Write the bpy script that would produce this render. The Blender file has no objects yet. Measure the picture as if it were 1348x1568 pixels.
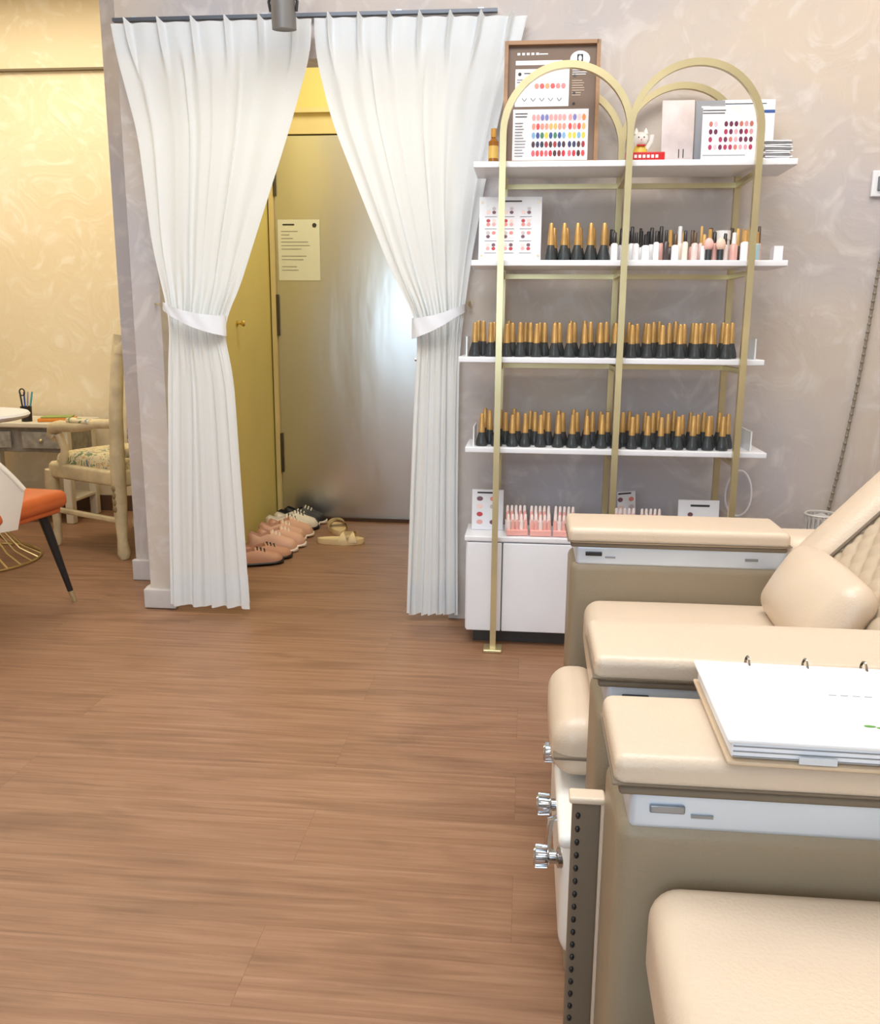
import bpy, bmesh, math, random
import numpy as np
from mathutils import Vector, Matrix
random.seed(7)
S = bpy.context.scene
try:
    S.view_settings.view_transform = 'Standard'
    S.view_settings.look = 'None'
except Exception: pass

# ---------------------------------------------------------------- materials
def lin(c):
    out=[]
    for v in c[:3]:
        v=v/255.0
        out.append(v/12.92 if v<=0.04045 else ((v+0.055)/1.055)**2.4)
    return out
_m={}
def M(name,col,rough=.5,metal=0.,var=.06,scale=6.,bump=0.,bscale=60.,trans=0.,stretch=(1,1,1),coat=0.,bdist=.01):
    if name in _m: return _m[name]
    m=bpy.data.materials.new(name); m.use_nodes=True
    nt=m.node_tree; n=nt.nodes; l=nt.links
    p=n['Principled BSDF']
    tc=n.new('ShaderNodeTexCoord'); mp=n.new('ShaderNodeMapping'); mp.inputs['Scale'].default_value=stretch
    l.new(tc.outputs['Object'],mp.inputs['Vector'])
    nz=n.new('ShaderNodeTexNoise'); nz.inputs['Scale'].default_value=scale; nz.inputs['Detail'].default_value=3
    l.new(mp.outputs[0],nz.inputs['Vector'])
    cr=n.new('ShaderNodeValToRGB'); c=lin(col)
    cr.color_ramp.elements[0].position=.3; cr.color_ramp.elements[1].position=.7
    cr.color_ramp.elements[0].color=[max(0,v*(1-var)) for v in c]+[1]
    cr.color_ramp.elements[1].color=[min(1,v*(1+var)) for v in c]+[1]
    l.new(nz.outputs['Fac'],cr.inputs['Fac']); l.new(cr.outputs['Color'],p.inputs['Base Color'])
    p.inputs['Roughness'].default_value=rough; p.inputs['Metallic'].default_value=metal
    if coat: p.inputs['Coat Weight'].default_value=coat
    if trans: p.inputs['Transmission Weight'].default_value=trans
    if bump:
        n2=n.new('ShaderNodeTexNoise'); n2.inputs['Scale'].default_value=bscale; n2.inputs['Detail'].default_value=4
        l.new(mp.outputs[0],n2.inputs['Vector'])
        b=n.new('ShaderNodeBump'); b.inputs['Strength'].default_value=bump; b.inputs['Distance'].default_value=bdist
        l.new(n2.outputs['Fac'],b.inputs['Height']); l.new(b.outputs[0],p.inputs['Normal'])
    _m[name]=m; return m

def plaster(name,c1,c2,c3,amt=.6,bs=.2):
    m=bpy.data.materials.new(name); m.use_nodes=True
    nt=m.node_tree; n=nt.nodes; l=nt.links; p=n['Principled BSDF']
    tc=n.new('ShaderNodeTexCoord')
    n1=n.new('ShaderNodeTexNoise'); n1.inputs['Scale'].default_value=1.1; n1.inputs['Detail'].default_value=5; n1.inputs['Distortion'].default_value=.6
    n2=n.new('ShaderNodeTexNoise'); n2.inputs['Scale'].default_value=4.2; n2.inputs['Detail'].default_value=7; n2.inputs['Distortion'].default_value=3.2
    for x in (n1,n2): l.new(tc.outputs['Object'],x.inputs['Vector'])
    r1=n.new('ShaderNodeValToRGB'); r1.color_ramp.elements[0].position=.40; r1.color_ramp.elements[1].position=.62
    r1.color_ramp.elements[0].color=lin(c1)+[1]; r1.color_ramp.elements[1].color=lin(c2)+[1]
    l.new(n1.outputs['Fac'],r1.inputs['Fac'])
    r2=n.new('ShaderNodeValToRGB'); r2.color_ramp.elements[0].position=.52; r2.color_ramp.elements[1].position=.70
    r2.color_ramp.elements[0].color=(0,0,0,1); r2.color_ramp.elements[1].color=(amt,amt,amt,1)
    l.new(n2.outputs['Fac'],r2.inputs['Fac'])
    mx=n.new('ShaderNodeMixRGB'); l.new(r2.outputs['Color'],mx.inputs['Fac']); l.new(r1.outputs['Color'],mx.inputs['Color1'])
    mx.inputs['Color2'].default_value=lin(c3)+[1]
    l.new(mx.outputs[0],p.inputs['Base Color']); p.inputs['Roughness'].default_value=.6
    b=n.new('ShaderNodeBump'); b.inputs['Strength'].default_value=bs; b.inputs['Distance'].default_value=.02
    l.new(n2.outputs['Fac'],b.inputs['Height']); l.new(b.outputs[0],p.inputs['Normal'])
    return m

def floor_mat():
    m=bpy.data.materials.new('wood_laminate'); m.use_nodes=True
    nt=m.node_tree; n=nt.nodes; l=nt.links; p=n['Principled BSDF']
    tc=n.new('ShaderNodeTexCoord')
    br=n.new('ShaderNodeTexBrick'); br.offset=.37; br.inputs['Scale'].default_value=1
    br.inputs['Brick Width'].default_value=1.35; br.inputs['Row Height'].default_value=.22
    br.inputs['Mortar Size'].default_value=.0006; br.inputs['Bias'].default_value=0
    br.inputs['Color1'].default_value=(.25,.25,.25,1); br.inputs['Color2'].default_value=(.75,.75,.75,1); br.inputs['Mortar'].default_value=(0,0,0,1)
    l.new(tc.outputs['Object'],br.inputs['Vector'])
    mp=n.new('ShaderNodeMapping'); mp.inputs['Scale'].default_value=(1.2,30,1); l.new(tc.outputs['Object'],mp.inputs['Vector'])
    ad=n.new('ShaderNodeVectorMath'); ad.operation='MULTIPLY_ADD'
    l.new(br.outputs['Color'],ad.inputs[0]); ad.inputs[1].default_value=(7,3,5); l.new(mp.outputs[0],ad.inputs[2])
    g=n.new('ShaderNodeTexNoise'); g.inputs['Scale'].default_value=1.8; g.inputs['Detail'].default_value=7; g.inputs['Roughness'].default_value=.64; g.inputs['Distortion'].default_value=.6
    l.new(ad.outputs[0],g.inputs['Vector'])
    mp2=n.new('ShaderNodeMapping'); mp2.inputs['Scale'].default_value=(1,4,1); l.new(tc.outputs['Object'],mp2.inputs['Vector'])
    k=n.new('ShaderNodeTexNoise'); k.inputs['Scale'].default_value=1.8; k.inputs['Detail'].default_value=5; k.inputs['Distortion'].default_value=1.6
    l.new(mp2.outputs[0],k.inputs['Vector'])
    r=n.new('ShaderNodeValToRGB'); e=r.color_ramp.elements
    e[0].position=.22; e[0].color=lin((122,86,62))+[1]; e[1].position=.80; e[1].color=lin((168,131,103))+[1]
    x=e.new(.48); x.color=lin((147,109,82))+[1]
    l.new(g.outputs['Fac'],r.inputs['Fac'])
    rk=n.new('ShaderNodeValToRGB'); rk.color_ramp.elements[0].position=.26; rk.color_ramp.elements[0].color=(.6,.57,.55,1); rk.color_ramp.elements[1].position=.52; rk.color_ramp.elements[1].color=(1,1,1,1)
    l.new(k.outputs['Fac'],rk.inputs['Fac'])
    m1=n.new('ShaderNodeMixRGB'); m1.blend_type='MULTIPLY'; m1.inputs['Fac'].default_value=.65
    l.new(r.outputs['Color'],m1.inputs['Color1']); l.new(rk.outputs['Color'],m1.inputs['Color2'])
    rb=n.new('ShaderNodeValToRGB'); rb.color_ramp.elements[0].position=0; rb.color_ramp.elements[0].color=(.7,.66,.64,1); rb.color_ramp.elements[1].position=.75; rb.color_ramp.elements[1].color=(1.0,1.0,1.0,1)
    y=rb.color_ramp.elements.new(.2); y.color=(.94,.94,.93,1)
    l.new(br.outputs['Color'],rb.inputs['Fac'])
    m2=n.new('ShaderNodeMixRGB'); m2.blend_type='MULTIPLY'; m2.inputs['Fac'].default_value=1
    l.new(m1.outputs[0],m2.inputs['Color1']); l.new(rb.outputs['Color'],m2.inputs['Color2'])
    l.new(m2.outputs[0],p.inputs['Base Color']); p.inputs['Roughness'].default_value=.46
    p.inputs['Specular IOR Level'].default_value=.4
    b=n.new('ShaderNodeBump'); b.inputs['Strength'].default_value=.12; b.inputs['Distance'].default_value=.003
    l.new(g.outputs['Fac'],b.inputs['Height']); l.new(b.outputs[0],p.inputs['Normal'])
    return m

def sheer():
    m=bpy.data.materials.new('curtain_fabric'); m.use_nodes=True
    nt=m.node_tree; n=nt.nodes; l=nt.links; n.remove(n['Principled BSDF'])
    out=n['Material Output']
    tc=n.new('ShaderNodeTexCoord'); nz=n.new('ShaderNodeTexNoise'); nz.inputs['Scale'].default_value=300
    l.new(tc.outputs['Object'],nz.inputs['Vector'])
    r=n.new('ShaderNodeValToRGB'); r.color_ramp.elements[0].color=(.85,.88,.90,1); r.color_ramp.elements[1].color=(.92,.95,.97,1)
    l.new(nz.outputs['Fac'],r.inputs['Fac'])
    d=n.new('ShaderNodeBsdfDiffuse'); t=n.new('ShaderNodeBsdfTranslucent')
    l.new(r.outputs[0],d.inputs['Color']); l.new(r.outputs[0],t.inputs['Color'])
    a=n.new('ShaderNodeMixShader'); a.inputs[0].default_value=.30; l.new(d.outputs[0],a.inputs[1]); l.new(t.outputs[0],a.inputs[2])
    l.new(a.outputs[0],out.inputs['Surface']); return m

def floral(name):
    m=bpy.data.materials.new(name); m.use_nodes=True
    nt=m.node_tree; n=nt.nodes; l=nt.links; p=n['Principled BSDF']
    tc=n.new('ShaderNodeTexCoord'); v=n.new('ShaderNodeTexNoise'); v.inputs['Scale'].default_value=14; v.inputs['Distortion'].default_value=2
    l.new(tc.outputs['Object'],v.inputs['Vector'])
    r=n.new('ShaderNodeValToRGB'); r.color_ramp.interpolation='CONSTANT'; e=r.color_ramp.elements
    e[0].position=0; e[0].color=lin((120,140,100))+[1]; e[1].position=.42; e[1].color=lin((222,208,168))+[1]
    for pz,c in ((.56,(190,150,80)),(.6,(215,205,175)),(.66,(80,120,160))):
        x=e.new(pz); x.color=lin(c)+[1]
    l.new(v.outputs['Fac'],r.inputs['Fac']); l.new(r.outputs[0],p.inputs['Base Color']); p.inputs['Roughness'].default_value=.8
    return m

# ---------------------------------------------------------------- builder
class B:
    def __init__(s,name):
        s.name=name; s.v=[]; s.f=[]; s.mi=[]; s.mats=[]; s.T=Matrix()
    def mid(s,m):
        if m not in s.mats: s.mats.append(m)
        return s.mats.index(m)
    def add(s,vs,fs,m,T=None):
        o=len(s.v); t=s.T if T is None else s.T@T
        s.v+= [tuple(t@Vector(p)) for p in vs]
        k=s.mid(m)
        for f in fs: s.f.append([i+o for i in f]); s.mi.append(k)
    def box(s,c,d,m,T=None):
        x,y,z=[q/2 for q in d]
        vs=[(c[0]+a*x,c[1]+b*y,c[2]+e*z) for a in(-1,1) for b in(-1,1) for e in(-1,1)]
        s.add(vs,[(0,1,3,2),(4,6,7,5),(0,4,5,1),(2,3,7,6),(0,2,6,4),(1,5,7,3)],m,T)
    def rb(s,c,d,r,m,T=None,puff=(0,0,0),n=4,k=4):
        h=[q/2 for q in d]; r=min(r,min(h)*.98)
        cs=[]
        for hh in h:
            a=[(hh-r)+r*math.tan(t) for t in np.linspace(0,math.pi/4,k)]
            mid=list(np.linspace(-(hh-r),hh-r,n+1))[1:-1]
            cs.append([-q for q in reversed(a)]+mid+a)
        idx={}; vs=[]; fs=[]
        def g(p):
            key=tuple(round(q,6) for q in p)
            if key in idx: return idx[key]
            inn=[max(-(h[i]-r),min(h[i]-r,p[i])) for i in range(3)]
            d_=Vector([p[i]-inn[i] for i in range(3)])
            L=d_.length
            q=Vector(inn)+(d_/L*r if L>1e-9 else d_)
            w=[1-(q[i]/h[i])**2 for i in range(3)]
            q2=Vector(q)
            for i in range(3):
                j,kk=[a for a in range(3) if a!=i]
                if puff[i]: q2[i]+=puff[i]*(q[i]/h[i])*max(0,w[j])*max(0,w[kk])
            vs.append((q2[0]+c[0],q2[1]+c[1],q2[2]+c[2])); idx[key]=len(vs)-1
            return idx[key]
        for ax in range(3):
            a,b=[q for q in range(3) if q!=ax]
            for sg in(-1,1):
                for i in range(len(cs[a])-1):
                    for j in range(len(cs[b])-1):
                        q=[]
                        for (ii,jj) in ((i,j),(i+1,j),(i+1,j+1),(i,j+1)):
                            p=[0,0,0]; p[ax]=sg*h[ax]; p[a]=cs[a][ii]; p[b]=cs[b][jj]; q.append(g(p))
                        if len(set(q))>=3: fs.append(q)
        s.add(vs,fs,m,T)
    def lathe(s,prof,pos,m,seg=12,T=None,sx=1,sy=1):
        vs=[];fs=[]
        for r,z in prof:
            for i in range(seg):
                a=2*math.pi*i/seg; vs.append((pos[0]+r*math.cos(a)*sx,pos[1]+r*math.sin(a)*sy,pos[2]+z))
        for j in range(len(prof)-1):
            for i in range(seg):
                i2=(i+1)%seg; fs.append((j*seg+i,j*seg+i2,(j+1)*seg+i2,(j+1)*seg+i))
        fs.append(list(range(seg))[::-1]); fs.append([(len(prof)-1)*seg+i for i in range(seg)])
        s.add(vs,fs,m,T)
    def tube(s,pts,r,m,seg=10,T=None,cap=True,sec=None):
        P=[Vector(p) for p in pts]; n=len(P)
        R=r if isinstance(r,(list,tuple)) else [r]*n
        vs=[];fs=[]
        t0=(P[1]-P[0]).normalized(); up=Vector((0,0,1)) if abs(t0.z)<.9 else Vector((1,0,0))
        u=t0.cross(up).normalized()
        for i in range(n):
            t=(P[min(i+1,n-1)]-P[max(i-1,0)]).normalized()
            u=(u-t*u.dot(t)).normalized(); w=t.cross(u)
            for k in range(seg):
                a=2*math.pi*k/seg
                q=P[i]+(u*math.cos(a)+w*math.sin(a))*R[i]; vs.append(tuple(q))
        for j in range(n-1):
            for i in range(seg):
                i2=(i+1)%seg; fs.append((j*seg+i,j*seg+i2,(j+1)*seg+i2,(j+1)*seg+i))
        if cap: fs.append(list(range(seg))[::-1]); fs.append([(n-1)*seg+i for i in range(seg)])
        s.add(vs,fs,m,T)
    def sph(s,c,r,m,seg=14,rings=8,T=None):
        rx,ry,rz=r if isinstance(r,(tuple,list)) else (r,r,r)
        vs=[(c[0],c[1],c[2]-rz)]; fs=[]
        for j in range(1,rings):
            ph=-math.pi/2+math.pi*j/rings
            for i in range(seg):
                a=2*math.pi*i/seg; vs.append((c[0]+rx*math.cos(ph)*math.cos(a),c[1]+ry*math.cos(ph)*math.sin(a),c[2]+rz*math.sin(ph)))
        vs.append((c[0],c[1],c[2]+rz))
        for i in range(seg):
            fs.append((0,1+(i+1)%seg,1+i))
            fs.append((len(vs)-1,1+(rings-2)*seg+i,1+(rings-2)*seg+(i+1)%seg))
        for j in range(rings-2):
            for i in range(seg):
                i2=(i+1)%seg; fs.append((1+j*seg+i,1+j*seg+i2,1+(j+1)*seg+i2,1+(j+1)*seg+i))
        s.add(vs,fs,m,T)
    def disc(s,x,y,z,rx,rz,m,seg=10,T=None):
        vs=[(x+rx*math.cos(2*math.pi*i/seg),y,z+rz*math.sin(2*math.pi*i/seg)) for i in range(seg)]
        s.add(vs,[list(range(seg))],m,T)
    def rect(s,x0,x1,y,z0,z1,m,T=None):
        s.add([(x0,y,z0),(x1,y,z0),(x1,y,z1),(x0,y,z1)],[(0,1,2,3)],m,T)
    def grid(s,fn,nu,nv,m,T=None,thick=0):
        vs=[fn(i/nu,j/nv) for j in range(nv+1) for i in range(nu+1)]
        fs=[(j*(nu+1)+i,j*(nu+1)+i+1,(j+1)*(nu+1)+i+1,(j+1)*(nu+1)+i) for j in range(nv) for i in range(nu)]
        s.add(vs,fs,m,T)
    def done(s,angle=40,recalc=True,loc=None):
        me=bpy.data.meshes.new(s.name)
        ctr=Vector((0,0,0)) if loc is None else Vector(loc)
        me.from_pydata([tuple(Vector(p)-ctr) for p in s.v],[],s.f)
        for m in s.mats: me.materials.append(m)
        me.polygons.foreach_set('material_index',s.mi)
        me.polygons.foreach_set('use_smooth',[True]*len(me.polygons))
        if recalc:
            bm=bmesh.new(); bm.from_mesh(me); bmesh.ops.recalc_face_normals(bm,faces=bm.faces); bm.to_mesh(me); bm.free()
        me.update()
        try: me.set_sharp_from_angle(angle=math.radians(angle))
        except Exception: pass
        o=bpy.data.objects.new(s.name,me); o.location=ctr; S.collection.objects.link(o)
        return o
def Rz(a,loc=(0,0,0)): return Matrix.Translation(loc)@Matrix.Rotation(a,4,'Z')

# ---------------------------------------------------------------- palette
WALL=plaster('plaster_grey',(188,183,187),(206,193,180),(220,214,210))  # noise mottles grey with beige, putting warm light into the plaster colour
WARM=plaster('plaster_yellow',(230,212,176),(236,220,190),(248,240,222),amt=.5)
YEL=M('yellow_paint',(224,208,134),rough=.55,var=.04,scale=3)
CEIL=M('ceiling_white',(235,232,226),rough=.8)
TRIMM=M('trim_lilac',(206,200,196),rough=.45,var=.08,scale=10)
GOLD=M('champagne_gold',(208,194,150),rough=.3,metal=.65,var=.08)
WHITE=M('white_lacquer',(236,237,242),rough=.3,var=.02)
PAPER=M('white_paper',(234,235,240),rough=.6,var=.02)
BLACK=M('black_plastic',(32,32,34),rough=.35)
DKCAP=M('bottle_smoke',(54,58,60),rough=.25,var=.2,scale=30)
BRASS=M('cap_gold',(204,162,98),rough=.3,metal=.45,var=.15,scale=20)
CHROME=M('chrome',(205,208,212),rough=.12,metal=1.,var=.02)
LEA=M('cream_leather',(212,193,171),rough=.33,var=.04,scale=4,bump=.12,bscale=220)
LES=M('taupe_shaded_leather',(148,133,110),rough=.4,var=.04,scale=4,bump=.12,bscale=220)  # taupe sides of the cream chairs; part of their shade is in the colour
SEAM=M('seam_dark',(120,106,88),rough=.7)
RAIL=M('rail_silver',(210,220,232),rough=.3,metal=.35,var=.04)

# ---------------------------------------------------------------- room
def room_box(name,boxes,m,extra=None):
    b=B(name)
    for (x0,x1,y0,y1,z0,z1) in boxes: b.box(((x0+x1)/2,(y0+y1)/2,(z0+z1)/2),(x1-x0,y1-y0,z1-z0),m)
    if extra: extra(b)
    return b.done(30)
H=3.1
room_box('floor',[(-3.95,1.95,-2.05,5.6,-.1,0)],floor_mat())
room_box('ceiling',[(-3.95,1.95,-2.05,5.6,H,H+.1)],CEIL)
room_box('wall_left',[(-4.0,-3.9,-2.05,5.6,0,H)],WARM)
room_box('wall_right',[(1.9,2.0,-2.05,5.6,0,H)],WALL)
WX0,WX1,WZ0,WZ1=-2.5,.4,.8,2.6
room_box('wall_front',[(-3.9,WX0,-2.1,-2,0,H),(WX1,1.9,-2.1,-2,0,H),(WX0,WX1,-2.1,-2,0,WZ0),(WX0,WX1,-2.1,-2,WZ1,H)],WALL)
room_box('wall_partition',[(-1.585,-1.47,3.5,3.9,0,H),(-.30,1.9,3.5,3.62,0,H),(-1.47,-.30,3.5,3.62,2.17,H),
                      (-1.83,-1.47,3.9,4.08,0,H)],WALL)
room_box('wall_back_left',[(-3.9,-1.62,5.4,5.5,0,H)],WARM)
def knob(b):
    b.T=Matrix.Translation((-1.536,4.64,1.2))@Matrix.Rotation(math.pi/2,4,'Y')
    b.lathe([(.016,0),(.016,.005),(.007,.008),(.007,.022),(.014,.028),(.017,.038),(.011,.045),(.001,.046)],(0,0,0),M('brass',(220,190,110),rough=.25,metal=.9))
room_box('wall_corridor_left',[(-1.62,-1.535,4.08,5.5,0,H)],YEL,knob)
room_box('wall_corridor_right',[(-.25,-.15,3.62,5.5,0,H)],YEL)
room_box('wall_corridor_end',[(-1.535,-.25,5.38,5.5,0,H)],YEL)
b=B('trim_1'); b.box((-2.76,5.385,2.66),(2.26,.03,.012),M('groove_dark',(120,105,80),rough=.8)); b.done()
b=B('baseboard_left'); b.box((-2.76,5.392,.05),(2.26,.016,.1),M('base_dark',(98,72,54),rough=.5)); b.done()
b=B('baseboard_partition')
b.rb((-1.535,3.488,.045),(.14,.04,.085),.006,TRIMM); b.rb((-1.598,3.69,.045),(.025,.38,.085),.006,TRIMM)
b.rb((-1.71,3.888,.05),(.26,.03,.10),.006,TRIMM)
b.done()
b=B('baseboard_right'); b.box((1.42,3.49,.05),(.95,.02,.1),TRIMM); b.done()

# window behind the camera
b=B('window_1')
fr=M('window_frame',(225,225,225),rough=.4)
for x in (WX0+.03,(WX0+WX1)/2,WX1-.03): b.box((x,-2.05,(WZ0+WZ1)/2),(.05,.09,WZ1-WZ0),fr)
for z in (WZ0+.03,WZ1-.03): b.box(((WX0+WX1)/2,-2.05,z),(WX1-WX0,.09,.05),fr)
b.done()

# door
DM=M('brushed_steel',(214,214,212),rough=.30,metal=.92,var=.04,scale=3,stretch=(1,1,.25),bump=.3,bscale=2.6,bdist=.035)
b=B('door_1')
b.rb((-.965,5.315,1.135),(1.07,.045,2.25),.006,DM,n=2)
FRM=M('door_frame_beige',(220,202,148),rough=.5)
b.box((-1.513,5.31,1.2),(.026,.09,2.4),FRM); b.box((-.965,5.325,2.325),(1.08,.07,.115),FRM); b.box((-.965,5.31,2.39),(1.10,.09,.025),FRM)
HG=M('hinge_dark',(88,78,60),rough=.4,metal=.6)
for z in (.42,1.25,2.05): b.tube([(-1.494,5.285,z-.12),(-1.494,5.285,z+.12)],.009,HG)
b.box((-.965,5.30,.012),(1.06,.07,.022),M('threshold',(84,60,42),rough=.4,metal=.4))
b.tube([(-.55,5.29,1.0),(-.55,5.24,1.0),(-.66,5.24,1.0)],.011,CHROME)
b.done()
b=B('paper_notice')
b.box((-1.355,5.288,1.625),(.25,.003,.345),M('notice_paper',(230,232,216),rough=.6,var=.02))
TX=M('ink_dark',(60,60,62),rough=.8); TXL=M('ink_grey',(140,140,142),rough=.8)
b.rect(-1.45,-1.38,5.285,1.765,1.773,TX); b.disc(-1.26,5.285,1.765,.013,.013,TX)
for i,(w) in enumerate((.1,.05,.07,.16,.17,.12,.0,.15,.13,.0,.09,.1)):
    if w: b.rect(-1.46,-1.46+w,5.285,1.73-i*.02,1.733-i*.02,TXL)
b.done()

# ---------------------------------------------------------------- curtains
SH=sheer()
def smooth_interp(zs,pts):
    pts=sorted(pts); z=np.array([p[0] for p in pts]); v=np.array([p[1] for p in pts])
    a=np.zeros(len(zs))
    for d in np.linspace(-.07,.07,9): a+=np.interp(np.array(zs)+d,z,v)
    return a/9
def curtain(name,Lp,Rp,yfun,pleats,nf,seed,zt=2.31,zb=.045,tie=1.22,tL=0,tR=0,tzl=0,tzr=0,ytie=3.41):
    rnd=random.Random(seed)
    zs=list(np.linspace(zb,zt,96)); Ls=smooth_interp(zs,Lp); Rs=smooth_interp(zs,Rp)
    N=pleats*36
    am=[rnd.uniform(.35,1.3) for _ in range(nf+3)]; of=[rnd.uniform(-1,1) for _ in range(nf+3)]
    def amp(t,arr):
        t=max(0,min(nf+.999,t)); i=int(t); f=t-i; f=f*f*(3-2*f); return arr[i]*(1-f)+arr[min(i+1,nf+2)]*f
    def fn(u,v):
        i=int(round(v*95)); z=zs[i]; L=Ls[i]; Rr=Rs[i]; W=Rr-L
        hd=min(1,max(0,(z-2.08)/.16)); hd=hd*hd*(3-2*hd)
        above=z>tie
        u2=u+ .030*math.sin(u*9+seed+.3*z)+.012*math.sin(u*21+2*seed+z*1.3)
        p=2*math.pi*nf*u2+ .9*math.sin(z*1.5+u*5+seed)
        k=amp(u2*nf,am)
        tb=math.exp(-((z-tie)/.16)**2)
        A=(.036 if above else .040)*(1-.5*tb)
        if not above: A*=.65+.35*min(1,(tie-z)/.7)
        c=math.cos(p)
        cc=(1-abs(math.sin(p/2))**1.3)*2-1
        d=A*k*(-.40*cc+.45*c+.10*math.sin(1.7*p+amp(u2*nf,of)*2))
        d+=.007*tb*math.sin(2*math.pi*nf*2.5*u+1)
        q=(u*pleats)%1-.5
        ridge=math.exp(-(q/.07)**2)
        dh=-(.032*ridge*(1+4*max(0,z-2.25)))+.007*math.cos(q*2*math.pi)
        d=(1-hd)*d+hd*dh
        env=min(1,u*12,(1-u)*12)**.5
        y=yfun(u,z)+d*env
        y-= .02*tb*math.sin(math.pi*u)
        x=L+W*u+ (1-hd)*.3*A*math.sin(p)*env
        zz=z
        if i==0: zz=z+.006*math.sin(p)
        if i==95: zz=z-.014*(1-ridge)*1.0
        return (x,y,zz)
    b=B(name); b.grid(fn,N,95,SH)
    def fh(u,v):
        x,y,z=fn(u,(90+round(v*5))/95.0); return (x,y+.004,z)
    b.grid(fh,N,5,SH)
    def fhem(u,v):
        x,y,z=fn(u,(1+round(v*5))/95.0); return (x,y+.004,z)
    b.grid(fhem,N,5,SH)
    TB=M('tie_fabric',(238,241,246),rough=.8,var=.02)
    cx=(tL+tR)/2; hw=(tR-tL)/2+.012; loop=48
    def ft(u,v):
        a=2*math.pi*u; x=cx+hw*math.cos(a); s_=(math.cos(a)+1)/2
        zc=tzl+(tzr-tzl)*s_
        wd=.028+.05*(s_ if tzr<tzl else 1-s_)
        return (x,ytie+.056*math.sin(a)+.002*math.sin(a*9+v*4),zc+(v-.5)*wd+ -.012*math.sin(math.pi*s_))
    b.grid(ft,loop,6,TB)
    return b.done(60,recalc=False)
curtain('curtain',[(2.35,-1.575),(2.2,-1.56),(1.9,-1.49),(1.5,-1.46),(1.21,-1.405),(.99,-1.425),(.5,-1.45),(0,-1.47)],
 [(2.35,-.81),(2.17,-.815),(1.9,-.905),(1.5,-1.055),(1.3,-1.13),(1.2,-1.19),(1.1,-1.175),(.99,-1.155),(.5,-1.14),(0,-1.125)],
 lambda u,z: 3.425,6,5,1,zt=2.295,zb=.035,tL=-1.41,tR=-1.185,tzl=1.265,tzr=1.19)
curtain('curtain',[(2.35,-.80),(2.17,-.80),(1.94,-.744),(1.62,-.615),(1.386,-.518),(1.23,-.43),(1.15,-.42),(.9,-.435),(.5,-.45),(0,-.465)],
 [(2.35,-.02),(2.2,-.05),(2.0,-.113),(1.754,-.166),(1.43,-.222),(1.25,-.245),(1.1,-.26),(.9,-.262),(.5,-.262),(0,-.255)],
 lambda u,z: 3.42+.03*u,7,6,2,zt=2.295,zb=.035,tL=-.43,tR=-.25,tzl=1.185,tzr=1.265)
b=B('curtain_rail')
b.box((-.86,3.475,2.308),(1.44,.02,.012),M('rail_grey',(96,102,112),rough=.4,metal=.5))
for x in (-1.5,-1.0,-.5,-.2): b.box((x,3.49,2.312),(.02,.02,.02),RAIL)
b.done()
b=B('curtain_tie_hook'); b.tube([(-.225,3.5,1.275),(-.225,3.46,1.275),(-.225,3.45,1.29)],.005,GOLD); b.done()
b=B('curtain_tie_hook'); b.tube([(-1.49,3.5,1.275),(-1.47,3.46,1.275),(-1.45,3.44,1.27)],.004,GOLD); b.done()

# spotlight
b=B('ceiling_spotlight')
SP=M('spot_grey',(120,118,116),rough=.4,metal=.3)
b.T=Matrix.Translation((-.867,3.25,2.25))@Matrix.Rotation(.12,4,'X')
b.lathe([(.03,-.05),(.042,-.055),(.042,.055),(.036,.062),(.001,.063)],(0,0,0),SP,20)
b.lathe([(.036,-.048),(.001,-.048)],(0,0,0),M('spot_glass',(220,210,190),rough=.3),16)
b.tube([(-.045,0,0),(-.05,0,.03),(-.03,0,.085),(.03,0,.085),(.05,0,.03),(.045,0,0)],.005,BLACK)
b.T=Matrix(); b.tube([(-.867,3.24,2.33),(-.867,3.24,3.1)],.009,SP); b.lathe([(.05,0),(.05,.03)],(-.867,3.24,3.07),SP,20)
b.done()

# ---------------------------------------------------------------- shelf unit
XL,XM,XR=-.10,.319,.738
YF,YB=3.15,3.44
b=B('display_shelf')
t=.022
for y in (YF,YB):
    for x in (XL,XM,XR): b.box((x,y,.915),(t*.98,t*.98,1.83),GOLD)
    for gi,(x0,x1) in enumerate(((XL,XM),(XM,XR))):
        cx=(x0+x1)/2; R=(x1-x0)/2; nn=32; vs=[];fs=[]; ty=t-.003*gi
        for i in range(nn+1):
            a=math.pi-math.pi*i/nn
            for rr,yy in ((R-t/2,y-ty/2),(R+t/2,y-ty/2),(R+t/2,y+ty/2),(R-t/2,y+ty/2)): vs.append((cx+rr*math.cos(a),yy,1.828+rr*math.sin(a)))
        for i in range(nn):
            for k in range(4): fs.append((i*4+k,i*4+(k+1)%4,(i+1)*4+(k+1)%4,(i+1)*4+k))
        fs.append((0,1,2,3)); fs.append((nn*4+3,nn*4+2,nn*4+1,nn*4))
        b.add(vs,fs,GOLD)
for x in (XL,XM,XR):
    for y in (YF,YB): b.rb((x,y,.006),(.07,.07,.012),.004,GOLD)
    for z in (1.70,1.38,1.05,.725): b.box((x,(YF+YB)/2,z),(t*.8,YB-YF,t*.8),GOLD)
for z in (1.70,1.38,1.05,.725): b.box(((XL+XR)/2,YB,z),(XR-XL,t*.8,t*.8),GOLD)
SHV=[(-.20,.87,1.735),(-.204,.866,1.412),(-.244,.816,1.08),(-.216,.85,.757)]
for x0,x1,z in SHV: b.rb(((x0+x1)/2,3.29,z),(x1-x0,.235,.02),.003,WHITE,n=2)
b.done(30)
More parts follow.
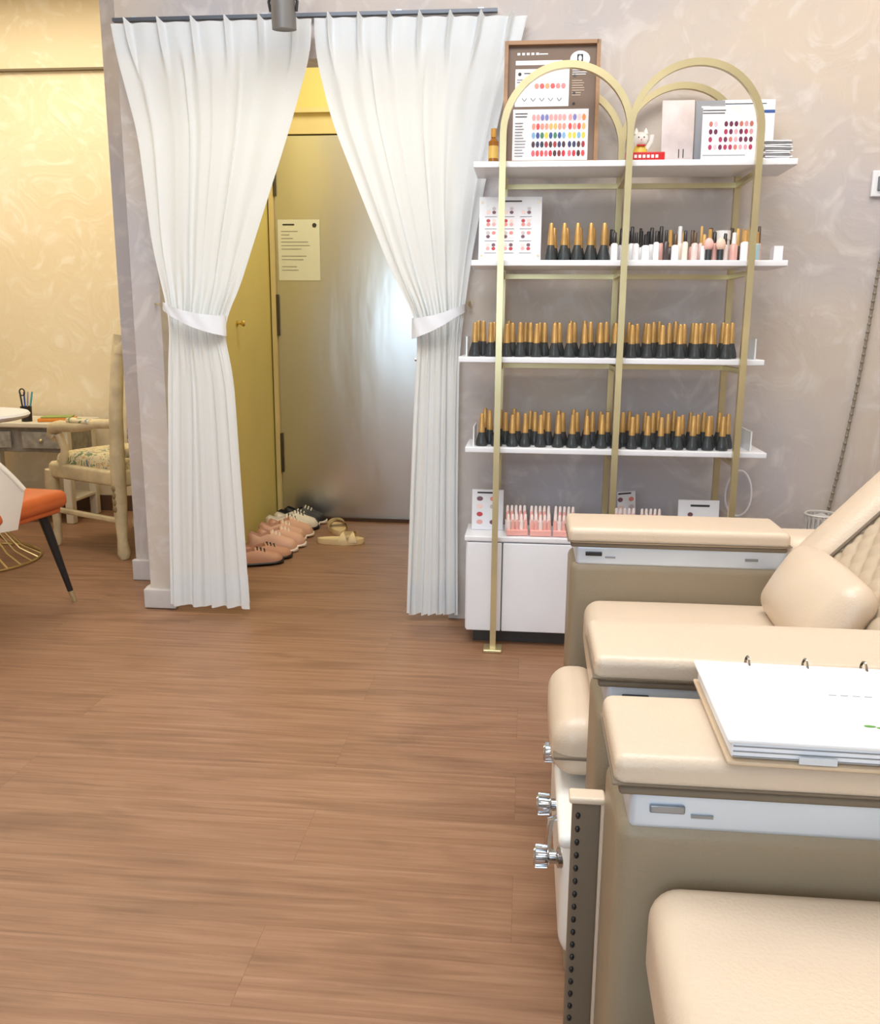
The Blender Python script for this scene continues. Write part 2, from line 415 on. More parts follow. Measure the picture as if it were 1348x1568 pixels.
# cabinet
b=B('storage_cabinet')
GAP=M('gap_shadow_grey',(120,122,126),rough=.8)
b.rb((.32,3.305,.235),(1.06,.19,.35),.003,WHITE)
b.rb((.32,3.30,.420),(1.07,.215,.02),.004,WHITE)
for x0,x1 in ((-.205,-.075),(-.070,.31),(.315,.70),(.705,.845)): b.rb(((x0+x1)/2,3.203,.233),(x1-x0,.018,.345),.003,WHITE)
for x in (-.0725,.3125,.7025): b.box((x,3.209,.233),(.006,.012,.34),GAP)
b.box((.32,3.32,.03),(1.0,.14,.06),M('plinth_dark',(70,66,64),rough=.7))
b.box((.28,3.192,.33),(.008,.012,.08),GOLD); b.box((.345,3.192,.33),(.008,.012,.08),GOLD)
b.done(30)

def bottle(b,x,y,z,h=.128,s=1.,base=None,cap=None):
    base=base or DKCAP; cap=cap or BRASS
    hb=h*.42
    b.lathe([(.019*s,0),(.0205*s,.004),(.019*s,hb*.35),(.0115*s,hb*.9),(.0105*s,hb)],(x,y,z),base,10)
    b.lathe([(.0108*s,hb),(.0108*s,hb+.004),(.0070*s,h*.97),(.0055*s,h)],(x,y,z),cap,10)
for (x0,x1,z) in ((-.205,.79,1.0905),(-.175,.80,.7675)):
    b=B('nail_polish_bottles'); r=random.Random(3)
    for row,(y,dz) in enumerate(((3.215,0),(3.275,.0),(3.335,.0))):
        n=17
        for i in range(n):
            x=x0+.02+(x1-x0-.09)*(i+(0,.45,.15)[row])/(n-.5)
            bottle(b,x+r.uniform(-.006,.006),y,z,.118+r.uniform(-.004,.004)+.003*row,1.08)
    ACR=M('acrylic_white',(228,232,236),rough=.2)
    b.box((x0-.012,3.29,z+.035),(.005,.17,.07),ACR); b.box((x1,3.29,z+.035),(.005,.17,.07),ACR)
    b.done(50)
b=B('nail_polish_bottles')
for i in range(5): bottle(b,.072+i*.046,3.24,1.4225,.128,1.15)
for i in range(5): bottle(b,.085+i*.046,3.32,1.4225,.12,1.1)
b.done(50)
b=B('assorted_nail_products'); r=random.Random(11)
cols=[(238,238,240),(232,205,200),(236,220,214),(70,60,60),(240,225,210),(160,190,200),(222,170,160)]
capc=[(40,40,42),(204,160,92),(240,240,240),(204,160,92),(90,70,50)]
for row,y in enumerate((3.215,3.285,3.35)):
    x=.29
    while x<.80:
        w=r.uniform(.010,.015); h=r.uniform(.045,.06); c=r.choice(cols) if x>.45 else (238,238,240)
        cp=r.choice(capc) if x>.48 else capc[0]
        if .63<x<.66 and row==1:
            wm=M('p_jar',(240,238,235),rough=.35); b.lathe([(.024,0),(.024,.075),(.026,.075),(.026,.105),(.001,.107)],(x+.01,y,1.4225),wm,16); x+=.06; continue
        b.lathe([(w,0),(w,h),(w*.5,h+.006)],(x,y,1.4225),M('p%d_%d_%d'%c,c,rough=.25),10)
        b.lathe([(w*.6,h+.004),(w*.5,h+.04+.02*(row>0)),(w*.3,h+.042+.02*(row>0))],(x,y,1.4225),M('q%d_%d_%d'%cp,cp,rough=.3),10)
        x+=w*2+.006+r.uniform(0,.008)
b.sph((.645,3.195,1.475),(.017,.012,.022),M('sample_egg',(240,205,185),rough=.4)); b.sph((.605,3.195,1.475),(.017,.012,.022),M('sample_pink',(240,190,180),rough=.4))
for x in (.605,.645): b.lathe([(.011,0),(.011,.035)],(x,3.195,1.4225),DKCAP,10)
b.box((.845,3.25,1.4475),(.03,.05,.05),WHITE)
b.done(50)

# charts
def swatches(b,x0,x1,z0,z1,nx,nz,y,pal,rx,rz,seed=0):
    r=random.Random(seed)
    for j in range(nz):
        for i in range(nx):
            c=r.choice(pal) if not isinstance(pal[0],list) else r.choice(pal[j%len(pal)])
            b.disc(x0+(x1-x0)*(i+.5)/nx,y,z0+(z1-z0)*(j+.5)/nz,rx,rz,M('sw%d_%d_%d'%c,c,rough=.3,var=.02))
def lines(b,x0,y,z,n,m,w=.06,dz=.008,seed=0):
    r=random.Random(seed)
    for i in range(n): b.rect(x0,x0+w*r.uniform(.6,1),y,z-i*dz,z-i*dz+.0028,m)
reds=[(190,20,40),(120,10,25),(220,60,60),(60,10,20),(230,90,100)]
b=B('color_chart_frame'); b.T=Matrix.Translation((.058,3.27,1.747))@Matrix.Rotation(-.11,4,'X')
WD=M('frame_wood',(150,112,76),rough=.45,var=.2,scale=5,stretch=(1,1,6)); BR=M('board_brown',(118,98,84),rough=.6)
b.box((0,.008,.205),(.31,.012,.40),BR)
for x in (-.157,.157): b.box((x,0,.205),(.013,.028,.41),WD)
for z in (.006,.404): b.box((0,0,z),(.314,.028,.013),WD)
y=.0012
b.rect(-.125,.035,y,.335,.350,PAPER); b.rect(-.125,.06,y,.197,.322,PAPER); b.rect(-.13,.13,y,.012,.188,PAPER)
b.disc(.095,y,.352,.034,.028,PAPER,20); b.rect(.085,.105,y-.001,.337,.368,TX); b.disc(.095,y-.002,.354,.006,.010,PAPER)
for i in range(5): b.rect(-.12+i*.016,-.11+i*.016,y,.368,.376,PAPER)
b.rect(-.045,-.015,y,.369,.373,PAPER)
y=-.0002
swatches(b,-.06,.05,.255,.275,6,1,y,[(215,60,60),(230,130,110),(240,150,90),(240,120,120)],.008,.009,1)
for i in range(5): b.tube([(-.1+i*.03,y,.225),(-.092+i*.03,y,.215),(-.084+i*.03,y,.225)],.0012,TXL,4)
b.disc(-.11,y,.305,.006,.006,TX); lines(b,-.095,y,.306,1,TX,.05); lines(b,-.12,y,.285,2,TXL,.04)
lines(b,.07,y+.001,.315,3,PAPER,.06,.007); lines(b,.07,y+.001,.28,7,M('ink_tan',(190,170,150)),.05,.008,3)
for q in (.298,.24,.205): b.disc(.078,y+.001,q,.005,.005,BLACK)
pal=[reds,[(30,35,80),(60,20,30),(20,30,50),(150,20,30)],[(120,170,210),(30,70,140),(210,200,60),(50,120,80),(230,230,230)],[(240,180,90),(245,150,130),(200,90,60),(230,60,60)],[(240,200,200),(250,160,160),(120,120,190),(235,140,60)]]
for k,(a0,a1,nx) in enumerate(((-.065,.055,8),(.06,.122,4))):
    swatches(b,a0,a1,.025,.175,nx,5,y,pal,.0062,.011,5+k)
lines(b,-.122,y,.172,2,TX,.045,.01); lines(b,-.122,y,.14,12,TXL,.04,.01,4)
b.rect(-.1,.1,-.0145,.004,.010,PAPER)
b.done(30)

pk=[(230,170,165),(190,60,70),(245,215,205),(120,80,90),(235,235,235),(200,190,190),(230,140,130)]
b=B('nail_design_card'); b.T=Matrix.Translation((-.073,3.27,1.423))@Matrix.Rotation(-.12,4,'X')
b.rb((0,0,.113),(.222,.004,.225),.0015,PAPER,n=1,k=2)
for gx in range(3):
    for gz in range(4):
        cx=-.07+gx*.062; cz=.045+gz*.042
        for i in range(4): b.disc(cx+(i%2)*.02-.008,-.003,cz+(i//2)*.013,.007,.006,M('c%d'%((gx*7+gz*3+i)%7),pk[(gx*7+gz*3+i)%7],rough=.3))
        b.rect(cx-.02,cx+.022,-.003,cz-.016,cz-.014,TXL)
b.rect(-.04,.04,-.003,.207,.212,TX)
for x in (-.1,.1):
    for z in (.02,.205): b.disc(x,-.003,z,.004,.004,GOLD)
b.done(30)

def card(name,x,y,z,w,h,m,lean=-.12,rot=0,content=None,thick=.005):
    b=B(name); b.T=Matrix.Translation((x,y,z))@Matrix.Rotation(rot,4,'Z')@Matrix.Rotation(lean,4,'X')
    b.rb((0,0,h/2),(w,thick,h),.001,m,n=1,k=2)
    if content: content(b,-thick/2-.001)
    return b.done(30)
MARB=M('marble_pink',(214,200,198),rough=.4,var=.14,scale=14)
def c1(b,y): 
    for i,s in enumerate((.03,.02)):
        b.rect(.005,.008,y,.03,.06,TX); b.rect(.02,.023,y,.03,.06,TX)
    lines(b,.0,y,.02,2,TXL,.04,.006)
card('booklet',.500,3.33,1.7455,.11,.225,MARB,content=c1,thick=.012)
card('booklet',.610,3.34,1.7455,.10,.225,M('grey_cover',(142,144,150),rough=.5),content=lambda b,y: b.rect(-.03,.0,y,.2,.206,PAPER),thick=.01)
def c2(b,y):
    swatches(b,-.075,.075,.035,.135,9,4,y,[(220,160,170),(170,60,90),(230,190,200),(110,50,80),(240,225,225),(200,120,110)],.0062,.009,8)
    lines(b,-.095,y,.165,2,TX,.08,.009); lines(b,-.09,y,.02,1,TXL,.15)
card('color_chart',.662,3.24,1.7465,.19,.18,PAPER,lean=-.08,content=c2)
def c3(b,y):
    b.rect(-.08,.09,y,.185,.195,M('ink_blue',(40,80,150))); lines(b,-.08,y,.215,1,TX,.15); lines(b,-.08,y,.175,6,TXL,.14,.012,2)
card('color_chart',.745,3.37,1.7465,.18,.23,M('card_bluish',(222,228,238),rough=.4),lean=-.08,content=c3)
b=B('paper_stack'); r=random.Random(4)
for i in range(11):
    b.T=Matrix.Translation((.817+r.uniform(-.003,.003),3.285,1.749+i*.0062))@Matrix.Rotation(r.uniform(-.08,.08),4,'Z')@Matrix.Rotation(.02*r.uniform(-1,1)*(i>6),4,'Y')
    b.box((0,0,0),(.09,.11,.004),PAPER if i%3 else TXL)
b.done(30)
b=B('cat_figurine')
CW=M('ceramic_white',(240,238,232),rough=.25); CR=M('ceramic_red',(200,40,40),rough=.3); CB=M('ceramic_blue',(80,120,180),rough=.3); CY=M('ceramic_yellow',(225,190,70),rough=.3)
x,y,z=.365,3.25,1.746
b.lathe([(.024,0),(.028,.01),(.026,.035),(.018,.055),(.001,.058)],(x,y,z),CY,16)
b.lathe([(.0285,.012),(.0275,.024)],(x,y,z),CB,16)
b.sph((x,y,z+.078),(.027,.022,.024),CW)
for sgn in(-1,1):
    b.lathe([(.009,0),(.006,.012),(.001,.02)],(x+sgn*.016,y,z+.094),CW,8)
    b.sph((x+sgn*.009,y-.0205,z+.081),.0025,BLACK,8,5)
    b.sph((x+sgn*.014,y-.022,z+.012),(.010,.012,.008),CW,8,6)
b.sph((x,y-.022,z+.073),.002,CR,8,5); b.tube([(x+.02,y-.005,z+.045),(x+.035,y-.008,z+.07),(x+.036,y-.01,z+.09)],[.008,.008,.009],CW,8)
b.rb((x,y-.021,z+.055),(.03,.006,.006),.002,CR)
b.done(50)
b=B('welcome_sign'); b.rb((.375,3.19,1.759),(.13,.012,.026),.003,CR)
for i in range(7): b.rect(.325+i*.014,.334+i*.014,3.1835,1.753,1.763,PAPER)
b.done(30)
b=B('amber_bottle'); AM=M('amber_glass',(150,95,30),rough=.15)
b.lathe([(.016,0),(.017,.004),(.017,.07),(.008,.08),(.008,.085)],(-.135,3.22,1.746),AM,14); b.lathe([(.0172,.015),(.0172,.055)],(-.135,3.22,1.746),M('label_gold',(214,176,90),rough=.4),14)
b.lathe([(.0095,.084),(.0095,.112),(.001,.113)],(-.135,3.22,1.746),M('amber_cap',(190,140,60),rough=.35),14); b.done(40)

# cabinet-top
Z0=.431
def c4(b,y):
    for j in range(4):
        for i in range(2): b.disc(-.03+i*.05,y,.03+j*.03,.012,.009,M('c%d'%((i*3+j)%7),pk[(i*3+j)%7])); 
    b.rect(-.04,.02,y,.14,.146,TX)
card('nail_design_card',-.135,3.30,Z0,.12,.155,PAPER,lean=-.1,content=c4)
card('nail_design_card',.40,3.36,Z0,.08,.15,PAPER,lean=-.1,rot=.5,content=c4)
def c5(b,y):
    for i in range(4): b.disc(-.04+i*.027,y,.05,.010,.012,M('c%d'%(i%7),pk[i]))
    for i in range(2): b.disc(-.03+i*.027,y,.08,.010,.009,M('c%d'%((i+3)%7),pk[i+3]))
    b.rect(-.03,.04,y,.11,.118,TX)
card('nail_design_card',.655,3.30,Z0,.15,.135,PAPER,lean=-.1,content=c5)
b=B('nail_tip_display'); PK=M('tip_pink',(240,176,166),rough=.35); TW=M('tip_white',(244,228,222),rough=.3); SB=M('stand_clear',(236,226,226),rough=.25)
for k,(x,rot) in enumerate(((-.025,.12),(.065,.05),(.155,-.05),(.38,.05),(.475,.05))):
    b.T=Matrix.Translation((x,3.265,Z0))@Matrix.Rotation(rot,4,'Z')
    b.rb((0,-.035,.012),(.080,.04,.022),.003,PK); b.rb((0,.0,.025),(.080,.04,.048),.003,SB)
    for j in range(2):
        for i in range(5):
            xx=-.032+i*.016; yy=-.042+j*.038; zz=.022+j*.026
            b.lathe([(.006,0),(.007,.012),(.006,.03),(.003,.038)],(xx,yy,zz),PK if (i+j+k)%3 else TW,8,sy=.5)
            b.lathe([(.0058,.02),(.0045,.044),(.001,.047)],(xx,yy+.012,zz+.01),TW,8,sy=.5)
b.done(50)
b=B('power_cable'); pts=[]
for i in range(40):
    a=i/39*2*math.pi*1.4+.6; pts.append((.835+.05*math.cos(a),3.475+.008*math.sin(a*2),.565+.09*math.sin(a)))
b.tube(pts,.004,WHITE,6); b.done()

# wall switch, cord, bin
b=B('wall_switch'); b.rb((1.265,3.492,1.71),(.088,.014,.09),.004,WHITE); b.rb((1.255,3.482,1.71),(.03,.012,.05),.003,M('switch_grey',(120,124,128),rough=.4)); b.done()
b=B('hanging_cord'); CG=M('cord_beige',(138,128,112),rough=.5)
P=[(1.29,1.52),(1.275,1.44),(1.268,1.3),(1.256,1.14),(1.25,1.06),(1.228,.84),(1.205,.65),(1.183,.51),(1.17,.42)]
zz=np.linspace(1.52,.42,80); xs=smooth_interp(list(zz),[(z,x) for x,z in P])
b.tube([(x,3.484,z) for x,z in zip(xs,zz)],.005,CG,6)
for x,z in list(zip(xs,zz))[::2]: b.sph((x,3.484,z),.0075,CG,8,5)
b.rb((1.285,3.482,1.45),(.014,.02,.05),.004,CHROME)
b.done()
b=B('wire_basket'); WB=M('basket_white',(206,202,196),rough=.5)
bx,by,bh=1.125,3.38,.51
for i in range(20):
    a=2*math.pi*i/20; 
    for tw in(-.5,.5): b.tube([(bx+.045*math.cos(a),by+.045*math.sin(a),.004),(bx+.058*math.cos(a+tw),by+.058*math.sin(a+tw),bh)],.004,WB,5)
for k in range(9):
    rr=.045+.013*k/8; b.tube([(bx+rr*math.cos(2*math.pi*i/24),by+rr*math.sin(2*math.pi*i/24),.006+(bh-.006)*k/8) for i in range(25)],.005,WB,5)
b.lathe([(.042,.005),(.052,.46),(.04,.50),(.001,.515)],(bx,by,0),M('bin_liner',(190,188,186),rough=.5,bump=.6,bscale=30),16)
b.done(50)

# ---------------------------------------------------------------- pedicure chairs
def chair(yc,strap,dz=0):
    b=B('pedicure_chair'); b.T=Matrix.Translation((0,yc,0))
    for (y0,y1) in ((.335,.52),(-.52,-.335)):
        ym=(y0+y1)/2; w=y1-y0
        b.rb((.385,ym,.335),(.53,w-.012,.60),.022,LES,n=4)
        b.rb((.385,ym,.652),(.505,w-.02,.05),.008,RAIL)
        b.rb((.375,ym,.6775),(.512,w-.008,.010),.004,SEAM)
        b.rb((.375,ym,.701),(.525,w,.040),.014,LEA,puff=(0,0,.003),n=6)
        b.rb((.375,ym,.6885),(.529,w+.003,.003),.001,SEAM)
        sm=M('bracket_steel',(150,156,164),rough=.3,metal=.8)
        b.rb((.175,ym-w/2+.008,.656),(.04,.006,.010),.002,BLACK if not strap else sm); b.box((.215,ym-w/2+.009,.648),(.025,.003,.004),sm)
        b.box((.55,ym-w/2+.008,.652),(.03,.004,.006),sm)
        b.rb((.71,ym,.565),(.22,w-.01,.28),.05,LEA,n=4)
        b.rb((.80,ym,.30),(.36,w-.02,.50),.03,LES,n=4)
    # seat
    b.rb((.44,0,.487+dz),(.57,.664,.125),.035,LEA,puff=(.006,0,.012),n=8)
    b.rb((.44,0,.418+dz),(.555,.655,.012),.005,SEAM)
    b.rb((.46,0,.24+dz/2),(.52,.655,.34+dz),.03,LES)
    # foot rest pad
    b.rb((.125,.01,.38),(.11,.34,.12),.045,LEA,puff=(.004,0,.008),n=6)
    b.rb((.127,.01,.37),(.108,.345,.008),.003,SEAM)
    # basin
    TUB=M('tub_white',(236,234,228),rough=.25)
    b.rb((.165,-.02,.16),(.155,.60,.28),.05,TUB,n=5)
    b.rb((.165,-.02,.288),(.170,.61,.03),.014,TUB,n=5)
    b.rb((.2,0,.03),(.20,.6,.06),.01,LES)
    for (y,z,o) in ((-.03,.315,.03),(-.17,.275,.015),(-.27,.225,.01)):
        b.T=Matrix.Translation((.085+o,yc+y,z))@Matrix.Rotation(-math.pi/2,4,'Y')
        b.lathe([(.02,0),(.02,.012),(.012,.016),(.012,.028),(.018,.031),(.020,.052),(.016,.058),(.001,.059)],(0,0,0),CHROME,16)
        for q in range(8):
            a=q*math.pi/4+.4; b.tube([(.0185*math.cos(a),.0185*math.sin(a),.032),(.0195*math.cos(a),.0195*math.sin(a),.054)],.003,CHROME,6)
        b.T=Matrix.Translation((0,yc,0))
    b.tube([(.10,-.2,.27),(.07,-.2,.26),(.065,-.2,.2),(.10,-.2,.16)],.007,CHROME,8)
    # reclined back
    Tb=Matrix.Translation((.665,0,.53))@Matrix.Rotation(math.radians(43),4,'Y')
    L=.82
    b.rb((.04,0,L/2),(.12,.74,L),.05,LES,T=Tb,n=5)
    b.rb((-.045,0,L/2),(.05,.46,L-.1),.02,LEA,T=Tb,n=4)
    for s_ in(-1,1): b.rb((-.05,s_*.305,L/2+.02),(.13,.16,L),.05,LEA,T=Tb,puff=(.01,0,0),n=6)
    b.rb((-.075,0,L-.10),(.10,.46,.20),.045,LEA,T=Tb,puff=(.01,0,0),n=6)
    def q(u,v):
        y=(u-.5)*.46; z=-.02+v*.66
        a=(y+z)*math.pi/.06; c=(y-z)*math.pi/.06
        return (-.082-.010*(abs(math.sin(a))*abs(math.sin(c)))**.4,y,z)
    b.grid(q,76,108,M('quilt_leather',(186,168,144),rough=.4,var=.03),T=Tb)
    for s_ in(-1,1): b.tube([(-.094,s_*.228,0),(-.094,s_*.228,L-.2)],.004,SEAM,6,T=Tb)
    # lumbar pillow
    Tp=Matrix.Translation((.615,.075,.635))@Matrix.Rotation(math.radians(30),4,'Y')
    b.rb((0,0,0),(.08,.37,.18),.038,LEA,T=Tp,puff=(.024,.015,.008),n=8)
    b.rb((.85,0,.24),(.5,.66,.40),.03,LES)
    if strap:
        SM=M('strap_brown',(118,102,84),rough=.6); 
        b.rb((.100,.535,.28),(.040,.016,.55),.004,SM); b.rb((.100,.535,.557),(.05,.03,.010),.004,LEA)
        b.rb((.124,.533,.28),(.010,.02,.55),.004,LEA)
        for i in range(25):
            z=.04+i*.0205
            b.sph((.088,.526,z),(.0035,.003,.005),BLACK,8,5)
    return b.done(45)
chair(1.765,False)
chair(.60,True,.028)

# binder
b=B('ring_binder'); b.T=Matrix.Translation((.400,1.035,.7255))@Matrix.Rotation(-.02,4,'Z')
CV=M('binder_cover',(206,182,152),rough=.5,var=.06); PG=M('marble_page',(238,239,242),rough=.35,var=.05,scale=7)
b.rb((0,0,.003),(.33,.235,.005),.002,CV,n=2); b.rb((0,-.002,.017),(.322,.222,.02),.004,PAPER,n=2)
b.rb((0,0,.0295),(.332,.236,.005),.002,PG,n=2)
for i in range(3): b.box((0,-.113,.010+i*.006),(.318,.002,.0012),TXL)
for x in (-.095,-.02,.055,.12):
    b.tube([(x,.118+.012*math.cos(a),.026+.014*math.sin(a)) for a in np.linspace(-.8,math.pi+.6,14)],.0018,CHROME,6)
GL=M('leaf_green',(90,150,50),rough=.5)
T=Matrix.Translation((.0,-.065,.0325))@Matrix.Rotation(-math.pi/2,4,'X')
b.disc(0,0,0,.007,.0028,GL,T=T); b.disc(.01,0,-.003,.004,.002,GL,T=T)
for k in range(4): b.box((-.015+.014*k,.02,.0323),(.009,.0010,.0004),TXL)
b.box((-.07,-.119,.012),(.04,.002,.008),RAIL)
b.done(30)

# ---------------------------------------------------------------- left room
b=B('round_cafe_table'); c=(-2.81,4.11)
b.lathe([(.30,.722),(.33,.732),(.338,.745),(.33,.756),(.001,.758)],(c[0],c[1],0),WHITE,40)
b.lathe([(.14,.70),(.28,.724)],(c[0],c[1],0),BLACK,30)
WG=M('wire_gold',(212,190,130),rough=.3,metal=.8)
for i in range(26):
    a=2*math.pi*i/26
    b.tube([(c[0]+rr*math.cos(a),c[1]+rr*math.sin(a),z) for rr,z in ((.33,.008),(.24,.06),(.13,.2),(.09,.38),(.11,.55),(.16,.71))],.0045,WG,6)
for rr,z in ((.33,.008),(.10,.32),(.16,.71)): b.tube([(c[0]+rr*math.cos(2*math.pi*i/40),c[1]+rr*math.sin(2*math.pi*i/40),z) for i in range(41)],.006,WG,6)
b.done(50)

b=B('dining_chair'); f=Vector((.12,.99,0)).normalized(); ang=math.atan2(f.y,f.x)
b.T=Rz(ang,(-2.225,3.32,0))
OR=M('orange_leather',(206,104,48),rough=.4,var=.06); CS=M('cream_shell',(236,228,212),rough=.45)
b.rb((.01,0,.46),(.50,.50,.075),.03,OR,puff=(0,0,.008),n=6)
b.rb((.0,0,.415),(.46,.46,.03),.014,OR)
def shell(u,v,o=0):
    a=math.radians(-70+140*u); r=.262+o+.07*v
    hgt=.40+.46*v*(.12+.88*max(0,math.cos(a*1.12))**.8)
    return (-r*math.cos(a)*1.0,r*math.sin(a),hgt)
b.grid(lambda u,v:shell(u,v,0),40,12,CS); b.grid(lambda u,v:shell(u,v,.02),40,12,CS)
b.tube([tuple((Vector(shell(i/40,1,0))+Vector(shell(i/40,1,.02)))/2) for i in range(41)],.012,CS,8)
for sx in(-1,1):
    for sy in(-1,1):
        b.tube([(sx*.17,sy*.17,.42),(sx*.235,sy*.235,.05)],[.022,.012],BLACK,10); b.tube([(sx*.235,sy*.235,.05),(sx*.245,sy*.245,.0)],[.012,.010],GOLD,10)
b.done(50)

b=B('carved_armchair'); f=Vector((-.894,.447,0)); b.T=Rz(math.atan2(f.y,f.x),(-2.175,4.60,0))
CA=M('antique_cream',(214,196,156),rough=.45,var=.18,scale=12,bump=.15,bscale=40); FL=floral('floral_fabric'); DG=M('carving_dark',(150,130,92),rough=.6)
for sy in(-1,1):
    y=sy*.27
    b.tube([(-.28,y,0),(-.275,y,.03),(-.27,y,.1),(-.27,y,.3),(-.27,y,.48),(-.285,y,.75),(-.31,y*.97,1.0),(-.32,y*.9,1.14)],[.022,.034,.026,.036,.038,.034,.032,.03],CA,12)
    b.tube([(.29,y,0),(.285,y,.03),(.27,y,.10),(.27,y,.22),(.285,y,.34),(.28,y,.42)],[.024,.03,.020,.026,.038,.036],CA,12)
    b.sph((.305,y,.34),(.014,.02,.045),DG,8,6)
    for k in range(4): b.sph((-.27,y*1.12,.27+k*.035),(.014,.010,.020),DG,8,5)
    pts=[(-.29,y,.70),(-.15,y*1.03,.695),(.02,y*1.06,.67),(.14,y*1.08,.665),(.20,y*1.08,.65),(.215,y*1.08,.615),(.19,y*1.08,.60)]
    b.tube(pts,[.024,.026,.028,.032,.036,.030,.022],CA,12)
    b.rb((-.02,y*1.05,.70),(.20,.05,.03),.014,FL)
    b.tube([(.17,y*1.06,.62),(.14,y*1.03,.54),(.18,y,.44)],[.022,.02,.026],CA,10)
    b.rb((0,y,.42),(.56,.045,.08),.015,CA)
    b.rb((0,y,.2),(.54,.025,.03),.01,CA)
for x in(-.27,.28): b.rb((x,0,.42),(.045,.54,.085),.015,CA)
b.rb((0,0,.47),(.54,.52,.09),.04,FL,puff=(0,0,.02),n=6)
Tb=Matrix.Translation((-.285,0,.55))@Matrix.Rotation(-.08,4,'Y')
b.rb((0,0,.27),(.05,.42,.46),.022,FL,T=Tb,puff=(.02,0,0),n=6)
b.tube([(0,-.24,.0),(0,.24,0)],.024,CA,10,T=Tb)
b.tube([(-.0,.26*math.cos(a),.50+.13*math.sin(a)) for a in np.linspace(0,math.pi,17)],.028,CA,10,T=Tb)
for yy in(-.06,0,.06): b.sph((0,yy,.63),(.03,.035,.03),CA,10,6,T=Tb)
b.done(50)

b=B('side_table'); x0,x1,y0,y1=-3.40,-2.68,4.94,5.34
SW=M('side_white',(222,214,196),rough=.5); GR=M('carved_grey',(150,146,138),rough=.6,var=.25,scale=25,bump=.5,bscale=30)
b.rb(((x0+x1)/2,(y0+y1)/2,.60),(x1-x0,y1-y0,.03),.008,SW)
b.rb(((x0+x1)/2,(y0+y1)/2+.01,.51),(x1-x0-.06,y1-y0-.06,.15),.006,GR)
for x in (x0+.05,x1-.05):
    for y in (y0+.05,y1-.05): b.rb((x,y,.295),(.05,.05,.59),.008,SW)
b.rb(((x0+x1)/2,(y0+y1)/2,.14),(x1-x0-.06,y1-y0-.06,.02),.005,SW)
for k in range(2): b.rb((x0+.22+k*.32,y0+.02,.51),(.25,.016,.10),.005,GR); b.sph((x0+.22+k*.32,y0+.005,.51),.012,GOLD,8,6)
b.done(40)
b=B('folded_magazine'); b.T=Rz(.3,(-2.82,5.08,.616)); b.rb((0,0,.01),(.2,.14,.018),.003,M('mag_orange',(224,140,50),rough=.5)); b.rb((.0,.01,.024),(.17,.12,.008),.002,M('mag_green',(150,170,90),rough=.5)); b.done()
b=B('pen_holder'); px=-2.98; b.lathe([(.03,0),(.033,.09),(.028,.09),(.027,.01)],(px,5.02,.616),BLACK,16)
for k,cc in enumerate((BLACK,M('pen_blue',(40,90,190)),CHROME,M('pen_teal',(60,150,160)))): b.tube([(px+.01*k-.015,5.02,.64),(px-.01+.02*k-.02,5.02+.01*k,.79)],.005,cc,6)
b.tube([(px-.01+.016*math.cos(a),5.01,.79+.02*math.sin(a)) for a in np.linspace(0,2*math.pi,14)],.004,BLACK,6); b.done()

# ---------------------------------------------------------------- shoes
def slipper(b,x,y,a,m,m2,L=.26):
    b.T=Rz(a,(x,y,0)); n=26; out=[]
    for i in range(n):
        t_=2*math.pi*i/n; s_=math.cos(t_); w=(.052 if s_>0 else .040)
        w2=w*(1-.10*math.cos(t_*2))
        out.append((s_*L/2,math.sin(t_)*w2))
    vs=[(px,py,0) for px,py in out]+[(px*1.03,py*1.05,.012) for px,py in out]+[(px,py,.03) for px,py in out]+[(px*.9,py*.85,.024) for px,py in out]
    fs=[]
    for k in range(3):
        for i in range(n): fs.append((k*n+i,k*n+(i+1)%n,(k+1)*n+(i+1)%n,(k+1)*n+i))
    fs.append(list(range(n))[::-1]); fs.append([3*n+i for i in range(n)])
    b.add(vs,fs,m)
    for sg in (1,-1):
        def st(u,v):
            th=math.pi*u; cx=.015+.055*v + sg*.05*(u-.5)
            return (cx,-.054*math.cos(th),.018+.05*math.sin(th)**.8)
        b.grid(st,16,3,m2)
        b.grid(lambda u,v:(st(u,v)[0],st(u,v)[1]*.93,st(u,v)[2]-.006),16,3,m2)
def shoe(b,x,y,a,m,ms,L=.26,hk=1.,z=0,inner=None):
    b.T=Rz(a,(x,y,z))
    def prof(s_):
        w=.034+.018*math.sin(math.pi*min(1,s_*.75+.12)); 
        if s_>.82: w*=math.sqrt(max(.02,1-((s_-.82)/.18)**2))
        if s_<.12: w*=math.sqrt(max(.02,1-((.12-s_)/.12)**2))
        return w
    def hgt(s_):
        h=np.interp(s_,[0,.08,.25,.42,.55,.75,.92,1],[.075,.09,.07,.085,.075,.052,.038,.012])
        return float(h)*hk
    def up(u,v):
        s_=u; w=prof(s_); h=hgt(s_)
        th=math.pi*v; px=w*math.cos(th); pz=h*math.sin(th)**.7
        if s_<.45:
            k=min(1,(.45-s_)/.06)
            lim=.62*w
            if abs(px)<lim: pz=pz*(1-k)+ k*max(.012,pz-(.06*hk))
        return ((s_-.5)*L,px,.02+pz)
    b.grid(up,44,32,m)
    def so(u,v):
        th=2*math.pi*v; w=prof(u)*1.1
        return ((u-.5)*L*1.04,w*math.cos(th),.014+.0145*math.sin(th))
    b.grid(so,36,16,ms)
    for q in (.5,.57,.64):
        w=prof(q)*.5; h=hgt(q)
        b.tube([((q-.5)*L,-w,.02+h*.88),((q-.49)*L,0,.024+h),((q-.5)*L,w,.02+h*.88)],.004,ms,6)
BG=M('slipper_beige',(226,200,152),rough=.5); PKS=M('shoe_pink',(222,176,152),rough=.6); WH=M('shoe_white',(236,226,214),rough=.5); BKS=M('shoe_black',(38,36,38),rough=.5); TN=M('shoe_tan',(196,146,118),rough=.6)
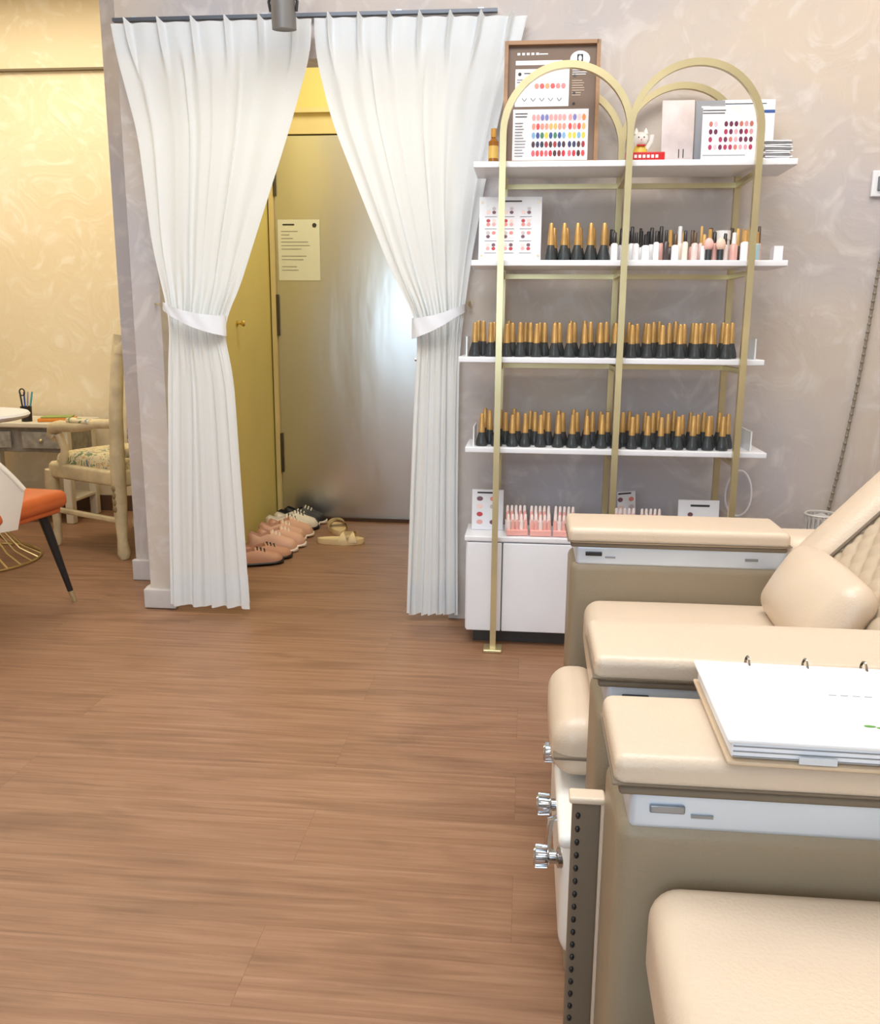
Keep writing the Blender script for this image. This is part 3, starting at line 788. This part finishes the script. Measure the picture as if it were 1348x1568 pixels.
b=B('slippers'); slipper(b,-1.01,4.71,.08,BG,BG); slipper(b,-1.085,4.99,math.radians(110),BG,BG,.25); b.done(60)
for (pos,m,ms,hk,a) in (((-1.34,4.22),TN,BKS,.85,.4),((-1.33,4.47),PKS,WH,1.25,.3),((-1.34,4.70),PKS,WH,1.3,.4),((-1.36,4.90),WH,BKS,1.2,.25),((-1.35,5.08),BKS,WH,1.1,.0)):
    b=B('pair_of_shoes'); shoe(b,pos[0],pos[1],a,m,ms,hk=hk); shoe(b,pos[0]+.02,pos[1]+.105,a+.08,m,ms,hk=hk); b.done(60)

# ---------------------------------------------------------------- lights
def area(name,loc,size,power,col,rot=(0,0,0)):
    l=bpy.data.lights.new(name,'AREA'); l.shape='RECTANGLE'; l.size=size[0]; l.size_y=size[1]; l.energy=power; l.color=col
    o=bpy.data.objects.new(name,l); o.location=loc; o.rotation_euler=rot; S.collection.objects.link(o); return o
area('ceiling_light_main',(-.3,1.7,3.05),(2.2,1.4),72,(1,.985,.965))
area('ceiling_light_rear',(-.2,-.8,3.05),(2.0,1.0),16,(1,.98,.95))
area('ceiling_light_left_room',(-2.8,4.3,3.05),(1.4,1.2),36,(1,.92,.76))
area('ceiling_light_corridor',(-.9,4.5,3.05),(.5,.7),20,(1,.94,.76))
area('added_warm_light_right',(1.4,2.6,3.05),(.5,.8),15,(1,.87,.68))  # added lamp without a fixture, warms the right-hand wall
w=bpy.data.worlds.new('World'); S.world=w; w.use_nodes=True
w.node_tree.nodes['Background'].inputs[0].default_value=(.66,.84,1,1); w.node_tree.nodes['Background'].inputs[1].default_value=5.0

# ---------------------------------------------------------------- camera
cam=bpy.data.cameras.new('camera'); co=bpy.data.objects.new('camera',cam); S.collection.objects.link(co)
yaw=math.radians(5.5); pit=math.radians(12); th=.0075
F=Vector((-math.sin(yaw)*math.cos(pit),math.cos(yaw)*math.cos(pit),-math.sin(pit)))
R=Vector((math.cos(yaw),math.sin(yaw),0)); U=R.cross(F)
R2=(R*math.cos(th)+U*math.sin(th)); U2=(U*math.cos(th)-R*math.sin(th))
m=Matrix((R2,U2,-F)).transposed().to_4x4(); m.translation=Vector((0,0,1.2)); co.matrix_world=m
cam.sensor_fit='HORIZONTAL'; cam.sensor_width=36; cam.lens=36; cam.clip_start=.02
S.camera=co
